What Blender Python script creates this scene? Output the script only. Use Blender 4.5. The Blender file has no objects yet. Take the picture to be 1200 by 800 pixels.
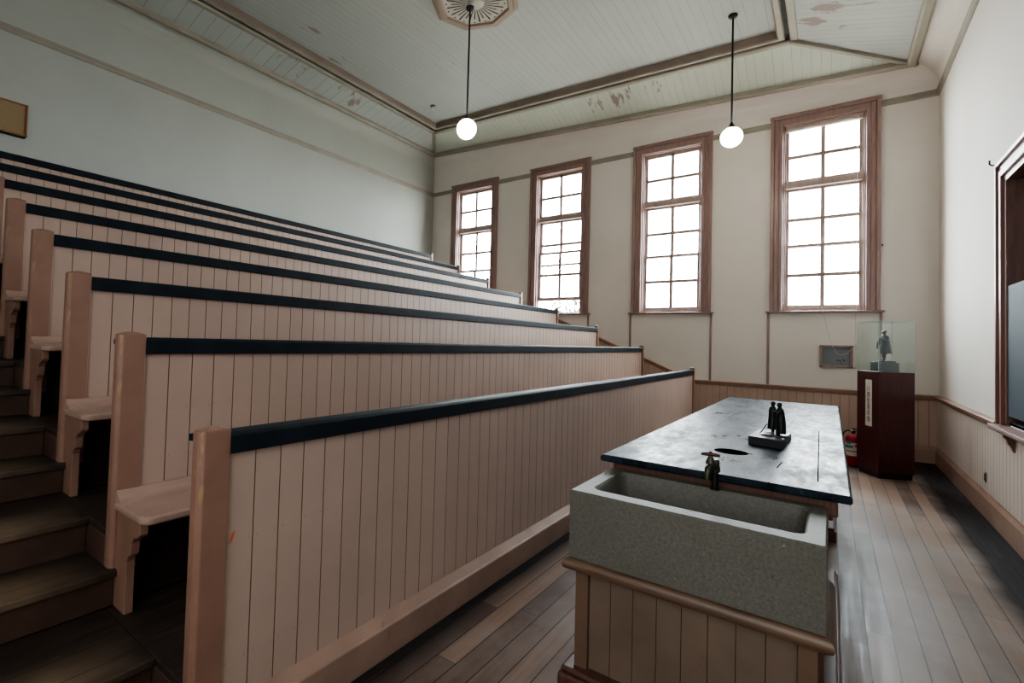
import bpy, bmesh, math, random
from mathutils import Vector, Matrix
random.seed(7)
C = bpy.context.scene.collection
pi = math.pi

# ------------------------------------------------------------------ materials
def lin(c):
    return tuple((v/255/12.92 if v/255 <= .04045 else ((v/255+.055)/1.055)**2.4) for v in c)

class N:
    """tiny node-tree helper"""
    def __init__(s, name):
        s.m = bpy.data.materials.new(name); s.m.use_nodes = True
        s.t = s.m.node_tree; s.t.nodes.clear()
        s.out = s.t.nodes.new('ShaderNodeOutputMaterial')
        s.b = s.t.nodes.new('ShaderNodeBsdfPrincipled')
        s.link(s.b.outputs[0], s.out.inputs[0])
        s.tc = s.t.nodes.new('ShaderNodeTexCoord')
        s.P = s.tc.outputs['Object']
    def link(s, a, b): s.t.links.new(a, b)
    def put(s, sock, v):
        if hasattr(v, 'is_output') or isinstance(v, bpy.types.NodeSocket): s.link(v, sock)
        else:
            if isinstance(v, tuple) and len(v) == 3 and sock.type == 'RGBA': v = v + (1,)
            sock.default_value = v
    def math(s, op, a, b=0.0, c=None, clamp=False):
        n = s.t.nodes.new('ShaderNodeMath'); n.operation = op; n.use_clamp = clamp
        s.put(n.inputs[0], a); s.put(n.inputs[1], b)
        if c is not None: s.put(n.inputs[2], c)
        return n.outputs[0]
    def sep(s, v=None):
        n = s.t.nodes.new('ShaderNodeSeparateXYZ'); s.link(v or s.P, n.inputs[0]); return n.outputs
    def comb(s, x, y, z):
        n = s.t.nodes.new('ShaderNodeCombineXYZ')
        for i, v in enumerate((x, y, z)): s.put(n.inputs[i], v)
        return n.outputs[0]
    def mapv(s, scale=(1,1,1), loc=(0,0,0), v=None):
        n = s.t.nodes.new('ShaderNodeMapping'); s.link(v or s.P, n.inputs[0])
        n.inputs['Scale'].default_value = scale; n.inputs['Location'].default_value = loc
        return n.outputs[0]
    def noise(s, scale, detail=4, rough=.55, v=None, stretch=None, loc=(0,0,0)):
        n = s.t.nodes.new('ShaderNodeTexNoise')
        src = v or s.P
        if stretch or loc != (0,0,0): src = s.mapv(stretch or (1,1,1), loc, src)
        s.link(src, n.inputs['Vector']); n.inputs['Scale'].default_value = scale
        n.inputs['Detail'].default_value = detail; n.inputs['Roughness'].default_value = rough
        return n.outputs['Fac']
    def white(s, v):
        n = s.t.nodes.new('ShaderNodeTexWhiteNoise'); n.noise_dimensions = '3D'
        s.link(v, n.inputs['Vector']); return n.outputs['Value']
    def ramp(s, f, a, b, lo=0.0, hi=1.0):
        n = s.t.nodes.new('ShaderNodeMapRange'); n.clamp = True
        s.put(n.inputs[0], f)
        for i, v in enumerate((a, b, lo, hi)): n.inputs[i+1].default_value = v
        return n.outputs[0]
    def mix(s, f, a, b, mode='MIX'):
        n = s.t.nodes.new('ShaderNodeMix'); n.data_type = 'RGBA'; n.blend_type = mode
        s.put(n.inputs[0], f); s.put(n.inputs[6], a); s.put(n.inputs[7], b)
        return n.outputs[2]
    def bump(s, h, strength=.3, dist=.005):
        n = s.t.nodes.new('ShaderNodeBump'); n.inputs['Strength'].default_value = strength
        n.inputs['Distance'].default_value = dist
        s.link(h, n.inputs['Height']); s.link(n.outputs[0], s.b.inputs['Normal'])
    def set(s, col=None, rough=.5, metal=0.0, spec=.5, coat=0.0):
        if col is not None: s.put(s.b.inputs['Base Color'], col)
        s.put(s.b.inputs['Roughness'], rough); s.put(s.b.inputs['Metallic'], metal)
        s.put(s.b.inputs['Specular IOR Level'], spec)
        if coat: s.put(s.b.inputs['Coat Weight'], coat)
        return s.m

def paint(name, c, var=.12, rough=.5, scale=3.0, bump=.12, spec=.4, dirt=None, dirt_amt=.5):
    n = N(name); c = lin(c)
    f = n.noise(scale, 5)
    dk = tuple(v*(1-var*1.6) for v in c); lt = tuple(min(1, v*(1+var)) for v in c)
    col = n.mix(n.ramp(f, .3, .7), dk, lt)
    if dirt is not None:
        d = n.noise(9.0, 8, .7)
        col = n.mix(n.ramp(d, .60, .72, 0, dirt_amt), col, lin(dirt))
    n.bump(n.noise(60, 3), bump, .002)
    return n.set(col, rough, spec=spec)

def plaster(name, c):
    n = N(name); c = lin(c)
    f = n.noise(.8, 6, .6); g = n.noise(5, 5, .6)
    col = n.mix(n.ramp(f, .3, .72), tuple(v*.90 for v in c), c)
    col = n.mix(n.ramp(g, .62, .8, 0, .25), col, tuple(v*.82 for v in c))
    n.bump(n.noise(30, 6, .6), .08, .004)
    return n.set(col, .75, spec=.25)

def floor_mat(name, w=.107, c1=(150,124,106), c2=(92,73,64)):
    n = N(name); x, y, z = n.sep()
    u = n.math('DIVIDE', n.math('ADD', y, 10.0 + .003), w)
    row = n.math('FLOOR', u); fu = n.math('FRACT', u)
    r1 = n.white(n.comb(row, 3.0, 7.0))
    xs = n.math('DIVIDE', n.math('ADD', x, n.math('MULTIPLY', r1, 9.0)), 1.9)
    brd = n.math('FLOOR', xs); fx = n.math('FRACT', xs)
    r2 = n.white(n.comb(row, brd, 1.0))
    grain = n.noise(6, 8, .65, v=n.comb(n.math('MULTIPLY', x, .25), n.math('MULTIPLY', y, 5), n.math('MULTIPLY', r2, 30)))
    col = n.mix(r2, lin(c2), lin(c1))
    col = n.mix(n.ramp(grain, .35, .7), n.mix(1.0, col, (.62,.60,.60,1), 'MULTIPLY'), col)
    grey = n.noise(1.6, 5, .6)
    col = n.mix(n.ramp(grey, .42, .72, 0, .5), col, lin((150,142,138)))
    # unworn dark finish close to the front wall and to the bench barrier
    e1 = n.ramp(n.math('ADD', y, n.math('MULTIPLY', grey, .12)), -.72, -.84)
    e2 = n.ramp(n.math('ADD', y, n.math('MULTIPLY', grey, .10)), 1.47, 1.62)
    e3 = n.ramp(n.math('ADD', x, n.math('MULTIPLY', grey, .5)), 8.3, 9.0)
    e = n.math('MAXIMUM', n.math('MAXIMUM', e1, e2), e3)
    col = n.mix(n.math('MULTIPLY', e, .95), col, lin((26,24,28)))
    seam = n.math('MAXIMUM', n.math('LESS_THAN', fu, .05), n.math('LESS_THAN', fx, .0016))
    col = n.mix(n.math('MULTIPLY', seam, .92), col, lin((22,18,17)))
    n.bump(n.math('SUBTRACT', n.math('MULTIPLY', grain, .3), seam), .25, .004)
    rough = n.ramp(grain, .3, .75, .34, .58)
    return n.set(col, n.math('ADD', rough, n.math('MULTIPLY', e, .2)), spec=n.ramp(e, 0, 1, .26, .10))

def ceil_mat(name, axis, c=(164,168,164), spots=(), w=.115, line=.5):
    n = N(name); xyz = n.sep(); c = lin(c)
    u = n.math('DIVIDE', n.math('ADD', xyz[axis], 20.0), w); fu = n.math('FRACT', u)
    row = n.math('FLOOR', u)
    r = n.white(n.comb(row, 2.0, 5.0))
    st = (.5, 6, 1) if axis == 1 else (6, .5, 1)
    f = n.noise(1.2, 5, .6)
    col = n.mix(r, tuple(v*.95 for v in c), c)
    col = n.mix(n.ramp(f, .3, .75, 0, .5), col, tuple(v*.86 for v in c))
    crack = n.noise(1.5, 4, .6, stretch=st)
    ln = n.math('MULTIPLY', n.math('LESS_THAN', fu, .055), n.ramp(crack, .38, .60, .35*line, line))
    col = n.mix(ln, col, lin((92,88,82)))
    pk = n.noise(3.2, 8, .72, stretch=(.45, 2.2, 1) if axis == 1 else (1.6, .6, 1))
    lift = None
    for (sx, sy, rad, amt) in spots:
        dx = n.math('SUBTRACT', xyz[0], sx); dy = n.math('SUBTRACT', xyz[1], sy)
        d = n.math('SQRT', n.math('ADD', n.math('MULTIPLY', dx, dx), n.math('MULTIPLY', dy, dy)))
        m = n.ramp(d, rad, 0.0, 0, amt)
        lift = m if lift is None else n.math('MAXIMUM', lift, m)
    base = n.ramp(pk, .70, .74, 0, .8)
    if lift is not None:
        base = n.math('MAXIMUM', base, n.ramp(n.math('ADD', pk, n.math('MULTIPLY', lift, .22)), .70, .73, 0, 1.0))
    col = n.mix(base, col, lin((134,122,116)))
    n.bump(n.math('ADD', n.math('MULTIPLY', ln, -1.0), n.math('MULTIPLY', base, -.6)), .4, .006)
    return n.set(col, .6, spec=.3)

def wood(name, c1, c2, rough=.4, scale=8, stretch=(12,12,.7), spec=.5, coat=0.0, bump=.1):
    n = N(name)
    g = n.noise(scale, 8, .62, stretch=stretch)
    col = n.mix(n.ramp(g, .32, .70), lin(c1), lin(c2))
    n.bump(g, bump, .002)
    return n.set(col, rough, spec=spec, coat=coat)

def post_mat(name):
    n = N(name); x, y, z = n.sep()
    f = n.noise(4, 5)
    col = n.mix(n.ramp(f, .3, .7), lin((124,94,80)), lin((140,108,93)))
    w = n.noise(26, 6, .7, stretch=(1,1,.35))
    edge = n.ramp(n.math('ABSOLUTE', n.math('SUBTRACT', x, .012)), .022, .0)
    chip = n.ramp(n.math('ADD', w, n.math('MULTIPLY', edge, .17)), .70, .76, 0, .8)
    col = n.mix(chip, col, lin((150,124,90)))
    n.bump(w, .12, .002)
    return n.set(col, .45, spec=.4)

def board_mat(name, c=(188,152,134), z1=.76, z2=.33, ox=.937, w=.11, stain=None):
    """painted matchboard with small nail heads"""
    n = N(name); x, y, z = n.sep(); c = lin(c)
    f = n.noise(1.7, 6, .6)
    col = n.mix(n.ramp(f, .3, .72), tuple(v*.86 for v in c), c)
    row = n.math('FLOOR', n.math('DIVIDE', n.math('SUBTRACT', x, ox), w))
    r = n.white(n.comb(row, 1.0, 2.0))
    col = n.mix(n.math('MULTIPLY', r, .16), col, tuple(v*.70 for v in c))
    fx = n.math('FRACT', n.math('DIVIDE', n.math('SUBTRACT', x, ox), w))
    a = n.math('ABSOLUTE', n.math('SUBTRACT', n.math('ABSOLUTE', n.math('SUBTRACT', fx, .5)), .34))
    a = n.math('MULTIPLY', a, w)
    dots = None
    for zz in (z1, z2):
        d = n.math('ADD', n.math('SUBTRACT', z, zz), n.math('MULTIPLY', n.math('SUBTRACT', r, .5), .02))
        q = n.math('SQRT', n.math('ADD', n.math('MULTIPLY', a, a), n.math('MULTIPLY', d, d)))
        m = n.math('LESS_THAN', q, .0032)
        dots = m if dots is None else n.math('MAXIMUM', dots, m)
    col = n.mix(n.math('MULTIPLY', dots, .45), col, lin((120,92,80)))
    if stain:
        dx = n.math('MULTIPLY', n.math('ADD', n.math('SUBTRACT', x, stain[0]), n.math('MULTIPLY', n.math('SUBTRACT', z, stain[1]), -.35)), 3.2)
        dz = n.math('SUBTRACT', z, stain[1])
        q = n.math('SQRT', n.math('ADD', n.math('MULTIPLY', dx, dx), n.math('MULTIPLY', dz, dz)))
        col = n.mix(n.ramp(q, .026, .016, 0, .85), col, lin((190,88,38)))
    s = n.noise(14, 6, .7)
    col = n.mix(n.ramp(s, .72, .76, 0, .4), col, lin((140,104,84)))
    n.bump(n.math('ADD', n.math('MULTIPLY', n.noise(50, 3), .15), dots), .35, .003)
    return n.set(col, .48, spec=.4)

def tread_mat(name):
    n = N(name); x, y, z = n.sep()
    g = n.noise(7, 8, .65, stretch=(.5, 6, 1))
    col = n.mix(n.ramp(g, .3, .7), lin((28,24,24)), lin((62,50,42)))
    w = n.noise(2.2, 5, .6)
    t = n.ramp(n.math('ADD', n.math('ABSOLUTE', n.math('SUBTRACT', y, .05)), n.math('MULTIPLY', n.math('SUBTRACT', w, .5), .22)), .22, .03)
    t = n.math('MULTIPLY', t, n.ramp(n.math('ADD', x, n.math('MULTIPLY', w, .3)), .98, .70))
    col = n.mix(n.math('MULTIPLY', t, .75), col, lin((126,107,86)))
    fy = n.math('FRACT', n.math('DIVIDE', n.math('ADD', y, 5.0), .145))
    seam = n.math('LESS_THAN', fy, .03)
    col = n.mix(n.math('MULTIPLY', seam, .8), col, lin((26,20,18)))
    n.bump(g, .25, .003)
    return n.set(col, .5, spec=.4)

def table_mat(name):
    n = N(name)
    g = n.noise(3.2, 9, .72, stretch=(.8, 1.6, 1)); q = n.noise(16, 8, .75, stretch=(.5, 1.5, 1)); h = n.noise(1.1, 3, .5)
    k = n.math('ADD', n.math('MULTIPLY', g, .6), n.math('MULTIPLY', q, .4))
    col = n.mix(n.ramp(k, .38, .64), lin((14,20,27)), lin((52,63,74)))
    col = n.mix(n.ramp(q, .60, .70, 0, .4), col, lin((110,116,122)))
    n.bump(n.math('ADD', n.math('MULTIPLY', q, .5), k), .30, .004)
    n.b.inputs['IOR'].default_value = 1.15
    return n.set(col, n.ramp(k, .38, .62, .24, .58), spec=n.ramp(k, .40, .62, .60, .35))

def stone_mat(name):
    n = N(name)
    g = n.noise(90, 4, .8); h = n.noise(4, 5)
    col = n.mix(n.ramp(g, .3, .7), lin((80,79,73)), lin((114,112,104)))
    col = n.mix(n.ramp(h, .35, .7, 0, .35), col, lin((84,82,72)))
    p = n.noise(28, 3, .6)
    col = n.mix(n.ramp(p, .73, .76, 0, .7), col, lin((178,176,168)))
    col = n.mix(n.ramp(p, .27, .24, 0, .7), col, lin((58,54,50)))
    n.bump(g, .2, .002)
    return n.set(col, .62, spec=.4)

def glass_mat(name, tint, refl=.03):
    n = N(name); t = n.t
    tr = t.nodes.new('ShaderNodeBsdfTransparent'); tr.inputs[0].default_value = tint + (1,)
    gl = t.nodes.new('ShaderNodeBsdfGlossy'); gl.inputs['Roughness'].default_value = .02
    fr = t.nodes.new('ShaderNodeLayerWeight'); fr.inputs[0].default_value = .5
    mx = t.nodes.new('ShaderNodeMixShader')
    n.link(n.math('ADD', n.math('MULTIPLY', n.math('POWER', fr.outputs['Facing'], 5.0), .8), refl), mx.inputs[0])
    n.link(tr.outputs[0], mx.inputs[1]); n.link(gl.outputs[0], mx.inputs[2])
    n.link(mx.outputs[0], n.out.inputs[0]); t.nodes.remove(n.b)
    return n.m

def plain(name, c, rough=.5, metal=0.0, spec=.5):
    n = N(name); c = lin(c)
    f = n.noise(25, 3)
    col = n.mix(n.ramp(f, .3, .7), tuple(v*.9 for v in c), c)
    return n.set(col, rough, metal, spec)

def glow(name, c, strength):
    n = N(name); n.set(lin((250,245,235)), .3)
    n.b.inputs['Emission Color'].default_value = c + (1,)
    n.b.inputs['Emission Strength'].default_value = strength
    return n.m

MT = {}
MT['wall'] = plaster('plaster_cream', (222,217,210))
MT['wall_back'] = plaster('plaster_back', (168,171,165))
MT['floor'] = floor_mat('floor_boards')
MT['ceil_in'] = ceil_mat('ceiling_boards_lengthwise', 1, spots=[(5.5,6.75,.6,.9),(4.6,6.4,.45,.8),(6.6,5.2,.5,.8),(5.8,6.5,.5,.8)], line=.5)
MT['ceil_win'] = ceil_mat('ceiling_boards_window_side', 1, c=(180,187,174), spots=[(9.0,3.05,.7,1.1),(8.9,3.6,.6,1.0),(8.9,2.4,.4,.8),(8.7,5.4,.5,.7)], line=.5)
MT['ceil_fb'] = ceil_mat('ceiling_boards_crosswise', 0, spots=[(7.9,.0,.75,1.0),(8.15,.15,.5,.9),(7.3,-.2,.7,.9),(8.7,-.6,.4,.7),(5.0,7.2,.4,.6),(6.3,7.2,.45,.8)], line=.6)
MT['ceil_back'] = ceil_mat('ceiling_boards_back', 0, c=(164,169,165), w=.21, spots=[(5.0,7.2,.6,.9),(6.3,7.2,.7,1.0)], line=.55)
MT['trim'] = paint('ceiling_trim_paint', (146,141,130), .08, .5)
MT['trim_dark'] = paint('ceiling_trim_shade', (126,115,104), .08, .5)
MT['gap'] = plain('shadow_gap', (70,72,68), .8)
MT['casing'] = wood('window_casing_brown', (128,105,100), (154,128,122), .38, 5, (6,6,.6))
MT['casing_dark'] = wood('frame_brown_dark', (112,80,70), (142,104,92), .35, 5, (6,6,.6))
MT['sash'] = wood('sash_brown', (146,128,122), (168,150,143), .4, 5, (6,6,.6))
MT['wains'] = board_mat('wainscot_boards', (192,166,150), z1=-5, z2=-6, ox=0)
MT['wains_front'] = board_mat('wainscot_boards_front', (196,182,172), z1=-5, z2=-6, ox=0)
MT['dado'] = paint('dado_brown', (148,120,105), .12, .4, dirt=(120,84,66), dirt_amt=.3)
MT['dado_right'] = paint('dado_brown_lifted', (164,132,115), .12, .4, dirt=(126,92,74), dirt_amt=.3)  # dado brown with extra light put into the colour for the dim window wall
MT['groove'] = plain('board_groove', (104,78,66), .7)
MT['panel'] = board_mat('bench_boards')
MT['post'] = post_mat('bench_post_paint')
MT['seat'] = paint('bench_seat_paint', (156,130,117), .12, .42, 4, dirt=(150,116,92), dirt_amt=.5)
MT['base'] = paint('bench_base_paint', (148,122,108), .12, .45, 4, dirt=(96,66,52), dirt_amt=.55)
MT['ledge'] = paint('bench_ledge_black', (26,33,40), .25, .55, 6, spec=.10)
MT['tread'] = tread_mat('step_tread')
MT['riser'] = paint('step_riser', (74,54,45), .25, .55, 3, dirt=(52,38,32), dirt_amt=.6)
MT['under'] = plain('under_seat_boards', (46,36,32), .8, spec=.1)  # darker boards below the seat line
MT['table'] = table_mat('table_black_top')
MT['seam'] = plain('table_seam', (8,8,9), .9, spec=0.0)
MT['frieze'] = wood('table_frieze_brown', (88,60,48), (120,84,66), .4)
MT['cab'] = paint('sink_stand_paint', (114,97,84), .14, .5, 3, dirt=(92,66,48), dirt_amt=.4)
MT['cab_groove'] = plain('sink_stand_groove', (88,68,56), .7)
MT['cabpost'] = paint('sink_stand_post_paint', (108,86,71), .14, .45, 3, dirt=(100,70,48), dirt_amt=.4)
MT['mould'] = wood('sink_stand_moulding', (82,62,48), (118,95,74), .38, 6, (8,.6,8))
MT['plinth'] = wood('table_plinth', (72,46,40), (104,70,60), .35, 6, (.6,4,4))
MT['stone'] = stone_mat('sink_stone')
MT['redwood'] = wood('pedestal_red_wood', (54,22,24), (80,36,36), .32, 7, (10,10,.5), spec=.5)
MT['redbase'] = plain('pedestal_plinth', (40,24,22), .4)
MT['bronze'] = plain('bronze_dark', (40,42,42), .38, .55)
MT['bronze_blue'] = plain('bronze_teal', (38,56,64), .42, .45)
MT['stonebase'] = plain('statue_block', (58,74,80), .4)
MT['white'] = plain('paper_white', (214,208,196), .6)
MT['ink'] = plain('ink_black', (22,20,20), .6)
MT['red'] = plain('extinguisher_red', (150,14,36), .3)
MT['black'] = plain('black_metal', (20,22,24), .45, .2)
MT['darkstone'] = plain('figurine_plinth', (46,48,50), .45)
MT['chrome'] = plain('worn_steel', (150,150,146), .3, .9)
MT['brass'] = plain('tarnished_brass', (76,76,66), .42, .6)
MT['copper'] = plain('copper_handle', (84,56,46), .45, .4)
MT['pane'] = glass_mat('window_glass', (.97,.99,.98))
MT['case'] = glass_mat('case_glass', (.945,.978,.972), refl=.055)
MT['caseedge'] = plain('case_glass_edge', (150,182,172), .2)
MT['globe'] = glow('lamp_globe', (1.0,.90,.78), 22.0)
MT['slate'] = plain('chalkboard_slate', (54,67,76), .7, spec=.2)
MT['slate_dark'] = plain('recess_dark', (26,26,28), .7)
MT['cloth'] = wood('speaker_cloth', (128,108,80), (146,126,96), .9, 60, (1,1,4))
MT['lightwood'] = wood('speaker_frame_wood', (124,84,46), (150,106,62), .4)
MT['grey'] = plain('niche_grey', (120,126,130), .7)
MT['cord'] = plain('cord_cream', (196,188,172), .7)
MT['blind'] = plain('blind_slats', (196,180,170), .5)
MT['leaf'] = plain('foliage', (46,58,22), .7)
MT['bark'] = plain('bark', (96,76,60), .8)
MT['ground'] = plain('gravel_ground', (142,140,132), .9)
MT['rosette'] = paint('rosette_paint', (176,172,162), .06, .55)
MT['rosette_trim'] = paint('rosette_trim', (134,118,102), .06, .5)
MT['slot'] = plain('vent_slot', (26,24,24), .8)
MT['steelgrey'] = plain('grey_metal', (96,100,102), .4, .5)
MT['label_teal'] = plain('label_teal', (70,120,124), .5)
MT['label_cream'] = plain('label_cream', (214,206,190), .5)

# ------------------------------------------------------------------ mesh builder
class MB:
    def __init__(s): s.v = []; s.f = []; s.m = []; s.sm = []
    def add(s, vs, fs, mi=0, smooth=False):
        o = len(s.v); s.v += [tuple(v) for v in vs]
        for f in fs: s.f.append([o+i for i in f]); s.m.append(mi); s.sm.append(smooth)
        return s
    def box(s, x0, x1, y0, y1, z0, z1, mi=0):
        x0, x1 = min(x0,x1), max(x0,x1); y0, y1 = min(y0,y1), max(y0,y1); z0, z1 = min(z0,z1), max(z0,z1)
        vs = [(x,y,z) for z in (z0,z1) for y in (y0,y1) for x in (x0,x1)]
        return s.add(vs, [(0,2,3,1),(4,5,7,6),(0,1,5,4),(2,6,7,3),(0,4,6,2),(1,3,7,5)], mi)
    def prism(s, pts, axis, lo, hi, mi=0, smooth=False):
        """pts = 2-D outline in the two other axes (in xyz order), pushed along axis"""
        n = len(pts); vs = []
        for h in (lo, hi):
            for p in pts:
                q = list(p); q.insert(axis, h); vs.append(tuple(q))
        fs = [tuple(range(n-1,-1,-1)), tuple(range(n,2*n))]
        s.add(vs, fs, mi)
        o = len(s.v) - 2*n
        for i in range(n):
            j = (i+1) % n; s.f.append([o+i,o+j,o+n+j,o+n+i]); s.m.append(mi); s.sm.append(smooth)
        return s
    def loft(s, rings, mi=0, smooth=True, cap=True):
        n = len(rings[0]); vs = [p for r in rings for p in r]; fs = []
        for k in range(len(rings)-1):
            for i in range(n):
                j = (i+1) % n; fs.append((k*n+i, k*n+j, (k+1)*n+j, (k+1)*n+i))
        s.add(vs, fs, mi, smooth)
        if cap:
            o = len(s.v) - len(vs)
            s.f.append([o+i for i in range(n-1,-1,-1)]); s.m.append(mi); s.sm.append(False)
            s.f.append([o+(len(rings)-1)*n+i for i in range(n)]); s.m.append(mi); s.sm.append(False)
        return s
    def lathe(s, prof, c=(0,0,0), seg=24, mi=0, smooth=True, cap=True):
        rings = [[(c[0]+r*math.cos(2*pi*i/seg), c[1]+r*math.sin(2*pi*i/seg), c[2]+z) for i in range(seg)] for r, z in prof]
        return s.loft(rings, mi, smooth, cap)
    def tube(s, pts, r, seg=8, mi=0, smooth=True):
        pts = [Vector(p) for p in pts]; rings = []
        rr = r if isinstance(r, (list, tuple)) else [r]*len(pts)
        up = Vector((0,0,1)); prev = None
        for i, p in enumerate(pts):
            d = (pts[min(i+1,len(pts)-1)] - pts[max(i-1,0)]).normalized()
            a = d.cross(up) if prev is None else (prev - d*prev.dot(d))
            if a.length < 1e-4: a = d.cross(Vector((1,0,0)))
            a.normalize(); b = d.cross(a); prev = a
            rings.append([tuple(p + a*rr[i]*math.cos(2*pi*k/seg) + b*rr[i]*math.sin(2*pi*k/seg)) for k in range(seg)])
        return s.loft(rings, mi, smooth)
    def ball(s, c, r, seg=20, rings=12, mi=0):
        rx, ry, rz = r if isinstance(r, tuple) else (r,r,r)
        rs = []
        for k in range(rings+1):
            t = -pi/2 + pi*k/rings; q = max(math.cos(t), 1e-3)
            rs.append([(c[0]+rx*q*math.cos(2*pi*i/seg), c[1]+ry*q*math.sin(2*pi*i/seg), c[2]+rz*math.sin(t)) for i in range(seg)])
        return s.loft(rs, mi, True)
    def boards(s, edges, pt, z0, z1, g=.0022, d=.005, mi=0, gi=1):
        """matchboard: edges = positions along the run; pt(s, depth, z) -> xyz; V grooves between boards"""
        for a, b in zip(edges[:-1], edges[1:]):
            prof = [(a,-d,gi), (a+g,0,mi), (b-g,0,gi), (b,-d,None)]
            for (p,dp,m),(q,dq,_) in zip(prof[:-1], prof[1:]):
                s.add([pt(p,dp,z0(p)), pt(q,dq,z0(q)), pt(q,dq,z1(q)), pt(p,dp,z1(p))], [(0,1,2,3)], m)
        return s

def frange(a, b, w):
    n = max(1, round((b-a)/w)); return [a+(b-a)*i/n for i in range(n+1)]

def obj(name, mb, mats, parent=None, origin=None, bevel=0, seg=2, sharp=None, kind=None, label=None, cat=None, group=None, normals=True):
    """one mesh object; geometry is given in world coordinates and moved to its origin (the thing's base when parented)"""
    if parent is not None: origin = parent['_o']
    o3 = tuple(origin) if origin is not None else (0,0,0)
    me = bpy.data.meshes.new(name)
    me.from_pydata([(v[0]-o3[0], v[1]-o3[1], v[2]-o3[2]) for v in mb.v], [], mb.f)
    if not isinstance(mats, (list, tuple)): mats = [mats]
    for m in mats: me.materials.append(MT[m] if isinstance(m, str) else m)
    for p, mi, sm in zip(me.polygons, mb.m, mb.sm): p.material_index = mi; p.use_smooth = sm
    me.update()
    if normals:
        bm = bmesh.new(); bm.from_mesh(me); bmesh.ops.recalc_face_normals(bm, faces=bm.faces); bm.to_mesh(me); bm.free()
    if sharp: me.set_sharp_from_angle(angle=math.radians(sharp))
    o = bpy.data.objects.new(name, me); C.objects.link(o)
    if parent is not None: o.parent = parent; o['_o'] = list(o3)
    else: o.location = o3; o['_o'] = list(o3)
    if bevel:
        b = o.modifiers.new('bevel', 'BEVEL'); b.width = bevel; b.segments = seg; b.limit_method = 'ANGLE'; b.angle_limit = math.radians(40)
    tag(o, label, cat, group, kind)
    return o

def tag(o, label=None, cat=None, group=None, kind=None):
    if label: o['label'] = label
    if cat: o['category'] = cat
    if group: o['group'] = group
    if kind: o['kind'] = kind
    return o

def thing(name, loc, label=None, cat=None, group=None, kind=None):
    o = bpy.data.objects.new(name, None); C.objects.link(o); o.location = loc; o['_o'] = list(loc)
    o.empty_display_size = .1
    return tag(o, label, cat, group, kind)

def copy_tree(o, parent=None):
    c = o.copy(); C.objects.link(c)
    if parent is not None: c.parent = parent
    for ch in list(o.children): copy_tree(ch, c)
    return c

def remesh(mb, voxel, smooth=2):
    """fuse overlapping volumes into one continuous surface"""
    me = bpy.data.meshes.new('tmp'); me.from_pydata(mb.v, [], mb.f); me.update()
    bm = bmesh.new(); bm.from_mesh(me); bmesh.ops.recalc_face_normals(bm, faces=bm.faces); bm.to_mesh(me); bm.free()
    o = bpy.data.objects.new('tmp', me); C.objects.link(o)
    r = o.modifiers.new('r', 'REMESH'); r.mode = 'VOXEL'; r.voxel_size = voxel
    if smooth:
        s = o.modifiers.new('s', 'SMOOTH'); s.iterations = smooth; s.factor = .5
    dg = bpy.context.evaluated_depsgraph_get(); ev = o.evaluated_get(dg)
    m2 = bpy.data.meshes.new_from_object(ev)
    out = MB(); out.add([tuple(v.co) for v in m2.vertices], [tuple(p.vertices) for p in m2.polygons], 0, True)
    bpy.data.objects.remove(o); bpy.data.meshes.remove(me); bpy.data.meshes.remove(m2)
    return out

# ------------------------------------------------------------------ room constants (metres)
XW, YF, YB, XL = 9.710, -1.165, 7.900, -1.60     # window wall, front wall, back wall, near end wall
ZR0, ZR1 = 5.124, 5.210                            # picture rail
DY, DZ, Y1, Z1 = .7638, .3223, 1.6576, 1.1467      # tier pitch and rise, first barrier
XN, XF = .937, 8.590                               # bench boards from/to
YK = [Y1+i*DY for i in range(9)]; ZK = [Z1+i*DZ for i in range(9)]
FK = [.30+i*DZ for i in range(8)]                  # floor of each tier
WIN = [(7.288,5.973),(5.1435,3.799),(2.9553,1.620),(.779,-.563)]
WZ0, WZ1 = 2.12, 5.275
CW = .165

# ------------------------------------------------------------------ shell
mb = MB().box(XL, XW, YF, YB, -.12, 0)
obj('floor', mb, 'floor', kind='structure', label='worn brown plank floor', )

mb = MB(); T = .35
ys = [YF-.4] + [v for (l, r) in reversed(WIN) for v in (r+CW, l-CW)] + [YB+.3]
for i in range(0, len(ys), 2): mb.box(XW, XW+T, ys[i], ys[i+1], -.12, 6.6)
for l, r in WIN:
    mb.box(XW, XW+T, r+CW, l-CW, -.12, WZ0); mb.box(XW, XW+T, r+CW, l-CW, WZ1-.155, 6.6)
obj('wall_right', mb, 'wall', kind='structure', label='cream plaster window wall with four tall windows')
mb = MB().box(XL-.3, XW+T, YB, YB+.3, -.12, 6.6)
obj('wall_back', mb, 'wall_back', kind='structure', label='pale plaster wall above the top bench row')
BX0, BX1, BZ0, BZ1 = 2.0, 6.26, .95, 3.00         # chalkboard recess in the front wall
mb = MB().box(XL-.3, BX0, YF-.4, YF, -.12, 6.6).box(BX1, XW, YF-.4, YF, -.12, 6.6)
mb.box(BX0, BX1, YF-.4, YF, -.12, BZ0).box(BX0, BX1, YF-.4, YF, BZ1, 6.6).box(BX0, BX1, YF-.4, YF-.28, BZ0, BZ1)
obj('wall_front', mb, 'wall', kind='structure', label='cream plaster wall with the chalkboard')
mb = MB().box(XL-.3, XL, YF, YB, -.12, 6.6)
obj('wall_left', mb, 'wall', kind='structure', label='plain plaster end wall')

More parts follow.
